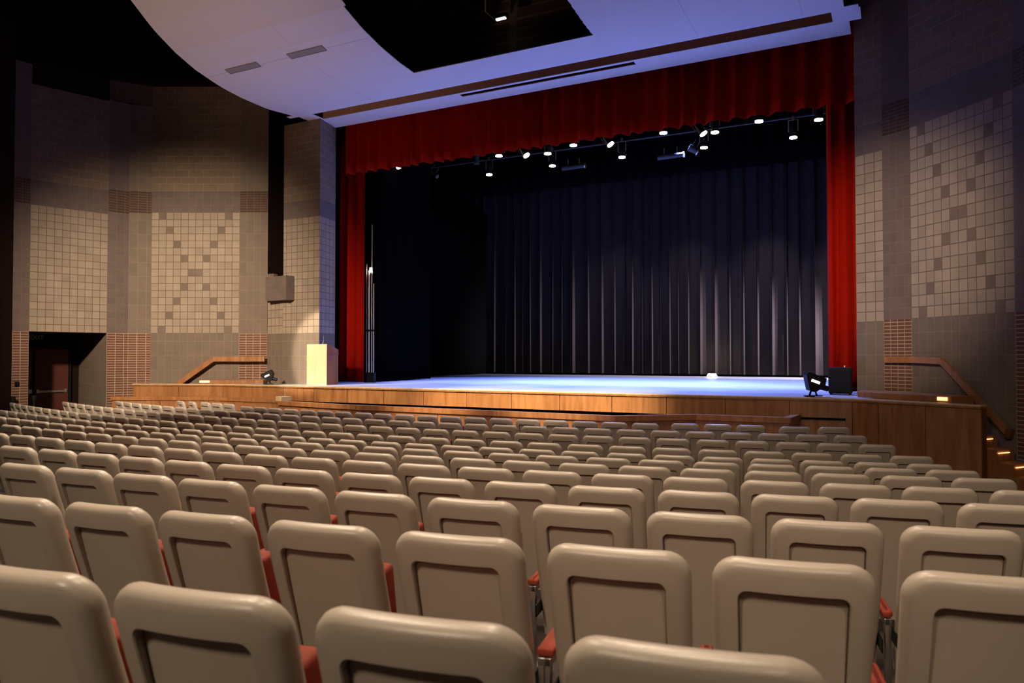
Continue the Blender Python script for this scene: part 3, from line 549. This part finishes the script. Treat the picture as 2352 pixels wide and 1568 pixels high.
ORD = ['first', 'second', 'third', 'fourth', 'fifth', 'sixth', 'seventh', 'eighth', 'ninth', 'tenth', 'eleventh', 'twelfth', 'thirteenth', 'fourteenth', 'fifteenth', 'sixteenth', 'seventeenth', 'eighteenth', 'nineteenth', 'twentieth', 'twenty-first', 'twenty-second', 'twenty-third']
def lantern(proto, x, y, z, label, tilt=0, grp='white lanterns over the stage', e=None, col=(.5, .58, 1), ang=64, aim=None):
    t = proto if proto.name not in used else copy_tree(proto)
    used.add(t.name); t.location = (x, y, z); t.rotation_euler = (0, tilt, 0); tag(t, label, 'stage light', grp)
    if e: spot('lantern_beam', (x, y, z-.06), aim or (x, y, 0), e, col, ang, .6, .1)
la = [(-10.83, 6.22), (-8.34, 6.22), (-5.64, 6.21), (-3.09, 6.16)]
for i, (x, z) in enumerate(la): lantern(pc, x, 20.1, E+z, 'white-lit downward lantern, %s from the left just under the valance edge' % ORD[i], e=1200, col=BLUE)
lb = [(-12.23, 6.21), (-9.87, 6.23), (-7.49, 6.22), (-4.95, 6.19), (-2.46, 6.15)]
for i, (x, z) in enumerate(lb): lantern(pc, x, 22.0, E+z, 'white-lit downward lantern, %s from the left in the lower line' % ORD[i], e=1200, col=BLUE)
lw = [(-13.95, 6.05), (-9.9, 6.13), (-7.2, 6.11), (-4.54, 6.05)]
for i, (x, z) in enumerate(lw): lantern(pw, x, 20.15 if i else 19.2, E+z, 'warm-lit tilted lantern, %s from the left under the valance' % ORD[i], tilt=-.6, grp='warm tilted lanterns over the stage', e=120, col=(1, .8, .55), ang=40, aim=(x+4, 24, 1.3))
lx = [(-9.17, 6.08), (-4.23, 6.03), (-1.64, 5.99)]
for i, (x, z) in enumerate(lx): lantern(pw, x, 20.1, E+z, 'warm-lit upright lantern with a bright yoke, %s from the left under the valance' % ORD[i], grp='warm upright lanterns over the stage', e=150, col=(.7, .7, 1))
# unlit kit
def unlit(x, y, z, L_, r, rot, label):
    t = thing('unlit_lantern', (x, y, z), label, 'stage light'); t.rotation_euler = rot
    m1 = MB(); m1.tube((-L_/2, 0, 0), (L_/2, 0, 0), r, r*.85); m1.build('lantern_body', M['vent2'], t)
    for sx in (-1, 1):
        m1 = MB(); m1.bar((sx*L_*.25, 0, r), (sx*L_*.25, 0, r+.2), .03, .01); m1.build('hanger', M['steel'], t)
    m1 = MB(); m1.tube((L_/2, 0, 0), (L_/2+.03, 0, 0), r*1.1); m1.build('end_ring', M['steel'], t)
unlit(-9.95, 24, E+6.67, .85, .09, (0, 0, 0), 'long dark unlit light bar over mid stage, left of the pair')
unlit(-6.5, 24, E+6.62, .85, .09, (0, 0, 0), 'long dark unlit light bar over mid stage, right of the pair')
unlit(-5.75, 24, E+6.75, .3, .12, (0, .5, .4), 'small dark unlit lantern right of the right light bar')
unlit(-15.2, 23, E+6.85, .5, .07, (0, .7, 0), 'slanting dark unlit tube lantern near the left of the valance')
unlit(-12.6, 21.8, E+6.75, .3, .09, (0, math.pi/2, 0), 'dark unlit lantern hanging straight down left of the lower lantern line')

# beams that fill the stage floor from the pipes, plus added fill for the backdrop
for x, e in ((-11, 2000), (-8.5, 3400), (-6, 3800), (-3, 3800)): spot('rear_pipe_beam', (x, 24, E+7.1), (x+.3, 23.0, 1.3), e, BLUE, 66, .8, .12)
for x, e in ((-10, 250), (-7, 400), (-4, 600), (-1, 800)): spot('backdrop_fill', (x, 27.8, E+6.9), (x-.6, 29.0, ZS), e, (.9, .82, 1), 70, 1, .05)  # added overhead fill for the drape, no lanterns at this depth
for z, e in ((2.4, 7000), (3.6, 8000), (5.0, 6000)): spot('side_fill', (5.3, 26.6, z), (-7, 29.5, 1.9), e, (.95, .82, 1), 36, 1, .05)  # lamps added in the right wing to bring out the backdrop ridges
for x, e in ((-11.0, 2000), (-7.9, 3000), (-4, 3000)): spot('front_pipe_beam', (x, 19.5, E+6.6), (x, 17.6, 1.3), e, BLUE, 78, .8, .12)

# ---------------------------------------------------------------- things on the stage
t = thing('lectern', (-14.25, 16.02, ZS), 'pale maple lectern with a darker oak side, standing at the left of the stage', 'lectern')
w2, d2, h1, h2 = .36, .24, 1.13, .98
m1 = MB(); m1.box((-w2, -d2, 0), (w2, -d2+.02, h1)); m1.build('front_panel', M['pale_wood'], t, bevel=.004)
for s, nm in ((-1, 'side_panel'), (1, 'side_panel')):
    m1 = MB(); x0 = s*w2; x1 = s*(w2-.02); k = len(m1.v)
    P = [(-d2+.02, 0), (d2, 0), (d2, h2), (-d2+.1, h1-.005), (-d2+.02, h1)]
    for x in (min(x0, x1), max(x0, x1)):
        for y, z in P: m1.v.append((x, y, z))
    m1.f += [tuple(range(4, -1, -1)), tuple(range(5, 10))]+[(i, (i+1) % 5, 5+(i+1) % 5, 5+i) for i in range(5)]; m1.m += [0]*7; m1.uv += [None]*7
    m1.build(nm, M['side_wood'], t)
m1 = MB(); m1.box((-w2+.02, -d2+.03, .82), (w2-.02, d2, .84)); m1.box((w2-.03, -d2+.04, .855), (w2+.02, d2, .885)); m1.build('shelf', M['side_wood'], t)
m1 = MB(); m1.box((-w2+.02, d2-.03, .0), (w2-.02, d2-.01, .6)); m1.build('rear_panel', M['side_wood'], t)
m1 = MB(); m1.bar((0, -d2+.09, h1-.02), (0, d2, h2-.0), w2*2-.04, .02); m1.build('reading_top', M['side_wood'], t)
t2 = MB(); 
for a, b in (((.0, 0, 0), (.03, .02, .14)), ((.03, .02, .14), (.05, -.02, .26))): t2.tube(a, b, .006, n=8)
o = t2.build('microphone_stem', M['steel'], t); o.location = (.1, -.12, h1-.02)
def box_speaker():
    t = thing('loudspeaker', (-.99, 16.72, ZS), 'black upright loudspeaker standing before the right red curtain', 'speaker')
    m1 = MB(); m1.box((-.22, -.16, .02), (.22, .2, .56)); m1.build('cabinet', M['grille'], t, bevel=.03)
    m1 = MB(); m1.box((-.19, -.18, .05), (.19, -.16, .53)); m1.build('grille', M['grille'], t, bevel=.005)
    m1 = MB(); m1.tube((.08, 0, .56), (.08, 0, .60), .02, .012); m1.build('top_fitting', M['steel'], t)
    m1 = MB()
    for x in (-.18, .18):
        for y in (-.12, .16): m1.tube((x, y, 0), (x, y, .02), .02)
    m1.build('feet', M['black_metal'], t)
box_speaker()
def floor_light(loc, rz, tilt, s, label):
    t = thing('floor_light', loc, label, 'stage light', rz)
    m1 = MB(); m1.prism([(-.12*s, -.02), (.02, -.02), (.02, .02), (-.12*s, .02)], 0, .012); m1.bar((-.14*s, 0, .02), (.14*s, 0, .02), .08, .02); m1.build('base', M['black_metal'], t)
    m1 = MB(); R_ = Matrix.Translation((0, 0, .22*s)) @ Matrix.Rotation(tilt, 4, 'Y')
    prof = [(-.17, .08), (-.15, .14), (.15, .14), (.17, .02), (.06, -.13), (-.04, -.13)]
    k = len(m1.v)
    for y in (-.08, .08):
        for x, z in prof: m1.v.append(tuple(R_ @ Vector((x*s, y*s, z*s))))
    m1.f += [tuple(range(0, 6)), tuple(range(11, 5, -1))]+[(i, 6+i, 6+(i+1) % 6, (i+1) % 6) for i in range(6)]; m1.m += [0]*8; m1.uv += [None]*8
    m1.build('housing', M['black_metal'], t)
    m1 = MB(); m1.box((-.07*s, -.088*s, .01*s), (.07*s, -.082*s, .05*s), R=R_); m1.build('lit_window', M['strip'], t)
    m1 = MB(); m1.bar((-.06*s, 0, .02), (-.02*s, 0, .14*s), .05, .02); m1.bar((.06*s, 0, .02), (.02*s, 0, .14*s), .05, .02); m1.build('yoke', M['black_metal'], t)
    m1 = MB(); m1.tube((.12*s, 0, .16*s), (.24*s, 0, .13*s), .045*s); m1.build('knob', M['black_metal'], t)
floor_light((-1.40, 15.42, ZS+.004), YAW, .35, 1.2, 'black floor light with a white window at the right end of the stage edge')
floor_light((-15.55, 15.28, ZS+.004), YAW, -.45, 1.0, 'black floor light with a white window at the left of the stage edge')
t = thing('practical_lamp', (-6.2, 28.7, ZS), 'small warm lamp on the stage floor at the foot of the backdrop', 'lamp')
m1 = MB(); m1.tube((0, 0, 0), (0, 0, .03), .22, .2, 20); m1.build('base', M['steel'], t)
m1 = MB(); m1.tube((0, 0, .03), (0, 0, .13), .20, .14, 20); m1.build('glass_bowl', M['bulb'], t)

# ---------------------------------------------------------------- theatre seats
def rrect(hw, zt, zb, r, n=7, rb=None, taper=1.0):
    """rounded rectangle outline in x,z, fixed point count, starts bottom right, anticlockwise seen from -y"""
    rb = r if rb is None else rb; P = []
    for cx, cz, rr, a0 in ((hw, zb, rb, -90), (hw, zt, r, 0), (-hw, zt, r, 90), (-hw, zb, rb, 180)):
        sx = 1 if cx > 0 else -1; ccx = cx-sx*rr; ccz = cz+(rr if cz == zb else -rr)
        for i in range(n+1): a = math.radians(a0+90*i/n); P.append((ccx+rr*math.cos(a), ccz+rr*math.sin(a)))
        # an extra mid-edge point keeps the bend smooth
    out = []
    m_ = len(P)
    for i in range(m_):
        a, b = P[i], P[(i+1) % m_]; out.append(a)
        if (i+1) % (n+1) == 0:
            for k in range(1, 5): out.append((a[0]+(b[0]-a[0])*k/5, a[1]+(b[1]-a[1])*k/5))
    return out
def bend(x, y, z):
    t = .95-z
    return (x*(1-.05*t), y+.20*t+.42*t*t-.38*t*t*t+.38*x*x, z)
def rings_mesh(name, rings, m_, cap0=True, cap1=True, sharp=35):
    bm = bmesh.new(); R_ = []
    for outl, y in rings: R_.append([bm.verts.new(bend(x, y, z)) for x, z in outl])
    n = len(R_[0])
    for a, b in zip(R_, R_[1:]):
        for i in range(n): bm.faces.new((a[i], b[i], b[(i+1) % n], a[(i+1) % n]))
    def cap(r, flip):
        # strip fill so that the bend carries across the face
        h = n//2; off = 3
        idx = list(range(n)); 
        f = bm.faces.new(r if not flip else r[::-1]); bmesh.ops.triangulate(bm, faces=[f])
    if cap0: cap(R_[0], False)
    if cap1: cap(R_[-1], True)
    bmesh.ops.recalc_face_normals(bm, faces=bm.faces)
    me = bpy.data.meshes.new(name); bm.to_mesh(me); bm.free(); me.materials.append(m_)
    for p in me.polygons: p.use_smooth = True
    me.set_sharp_from_angle(angle=math.radians(sharp))
    return me
def grid_face(name, hw, zt, zb, y, m_): ...
# shell: rounded slab with a pocket for the inset panel
hw, zt, zb, r = .25, .95, .20, .085
def o_(ins): return rrect(hw-ins, zt-ins, zb+ins, max(r-ins*.8, .02), rb=max(.05-ins*.5, .02))
PH, PT, PB = .168, .848, .22
rg = [(o_(.035), .078), (o_(.012), .074), (o_(.002), .060), (o_(0), .044), (o_(.004), .026), (o_(.013), .011), (o_(.026), .003), (o_(.042), 0),
      (rrect(PH+.004, PT+.004, PB-.004, .034), 0), (rrect(PH, PT, PB, .03), .004), (rrect(PH, PT, PB, .03), .05)]
me_shell = rings_mesh('back_shell', rg, M['plastic'])
rp = [(rrect(PH-.003, PT-.009, PB+.003, .024), .03), (rrect(PH-.002, PT-.009, PB+.003, .024), .007), (rrect(PH-.005, PT-.012, PB+.006, .022), .0035)]
me_panel = rings_mesh('back_panel', rp, M['plastic'])
for v in me_panel.vertices: v.co.y += .026*max(0, min(1, (v.co.z-.25)/.6))
rc = [(rrect(.16, .84, .42, .06), .075), (rrect(.18, .86, .41, .06), .09), (rrect(.18, .86, .41, .06), .11), (rrect(.16, .84, .43, .05), .125)]
me_cush = rings_mesh('back_cushion', rc, M['orange'])
def simple_mesh(name, build, mats, bevel=.0):
    b_ = MB(); build(b_); o = b_.build(name, mats); me = o.data
    if bevel:
        bm = bmesh.new(); bm.from_mesh(me); bmesh.ops.remove_doubles(bm, verts=bm.verts, dist=1e-5)
        bmesh.ops.bevel(bm, geom=list(bm.edges), offset=bevel, segments=3, affect='EDGES', profile=.5); bm.to_mesh(me); bm.free()
        for p in me.polygons: p.use_smooth = True
        me.set_sharp_from_angle(angle=math.radians(50))
    bpy.data.objects.remove(o); return me
def seatpad(b_):
    # folded up against the back
    R_ = Matrix.Translation((0, .26, .40)) @ Matrix.Rotation(math.radians(-74), 4, 'X')
    b_.box((-.205, -.40+.02, -.05), (.205, .0, .05), R=Matrix.Translation((0, .30, .38)) @ Matrix.Rotation(math.radians(-80), 4, 'X'))
me_pad = simple_mesh('seat_cushion', seatpad, M['orange'], .02)
me_arm = simple_mesh('armrest', lambda b_: b_.box((-.021, .20, .50), (.021, .42, .53)), M['orange'], .01)
def post(b_):
    b_.box((-.011, .19, .03), (.011, .225, .50)); b_.box((-.013, .19, .47), (.013, .40, .50)); b_.box((-.03, .12, 0), (.03, .44, .03))
me_post = simple_mesh('stanchion', post, M['steel'], .003)
def hinge(b_): b_.tube((-.245, .30, .40), (.245, .30, .40), .014, n=8); b_.box((-.245, .12, .37), (-.238, .34, .43)); b_.box((.238, .12, .37), (.245, .34, .43))
me_hinge = simple_mesh('hinge_bar', hinge, M['black_metal'])
proto = bpy.data.objects.new('theatre_seat', None); C.objects.link(proto); proto.empty_display_size = .1
for nm, me, x in (('back_shell', me_shell, 0), ('back_panel', me_panel, 0), ('back_cushion', me_cush, 0), ('seat_cushion', me_pad, 0), ('hinge_bar', me_hinge, 0), ('armrest', me_arm, .277), ('stanchion', me_post, .277)):
    me.name = nm; o = bpy.data.objects.new(nm, me); C.objects.link(o); o.parent = proto; o.location = (x, 0, 0)
def words(n): return ORD[n-1] if n <= len(ORD) else 'no. %d' % n
first = True
for row, (zr, seats) in ROWS.items():
    n = len(seats); zf = E+zr-.95
    rowname = 'front row' if row == 1 else '%s row from the stage' % ORD[row-1]
    for i, (x, y, rz, w_) in enumerate(seats):
        if first: s = proto; first = False
        else: s = copy_tree(proto)
        s.location = (x, y, zf); s.rotation_euler = (0, 0, math.radians(rz)); s.scale = (w_/.5, 1, 1)
        k, kr = i+1, n-i
        cut_l = row >= 5; cut_r = row >= 8
        if k <= kr: side = "the photo's left edge" if cut_l else 'the left end'
        else: side = "the photo's right edge" if cut_r else 'the right end'
        tag(s, 'beige seat, %s from %s, %s' % (ORD[min(k, kr)-1], side, rowname), 'theatre seat', 'theatre seats in the %s row' % ('front' if row == 1 else ORD[row-1]))
        if i == 0 and row in (1, 2, 3, 4):
            for nm, me in (('armrest', me_arm), ('stanchion', me_post)):
                o = bpy.data.objects.new(nm, me); C.objects.link(o); o.parent = s; o.location = (-.277, 0, 0)
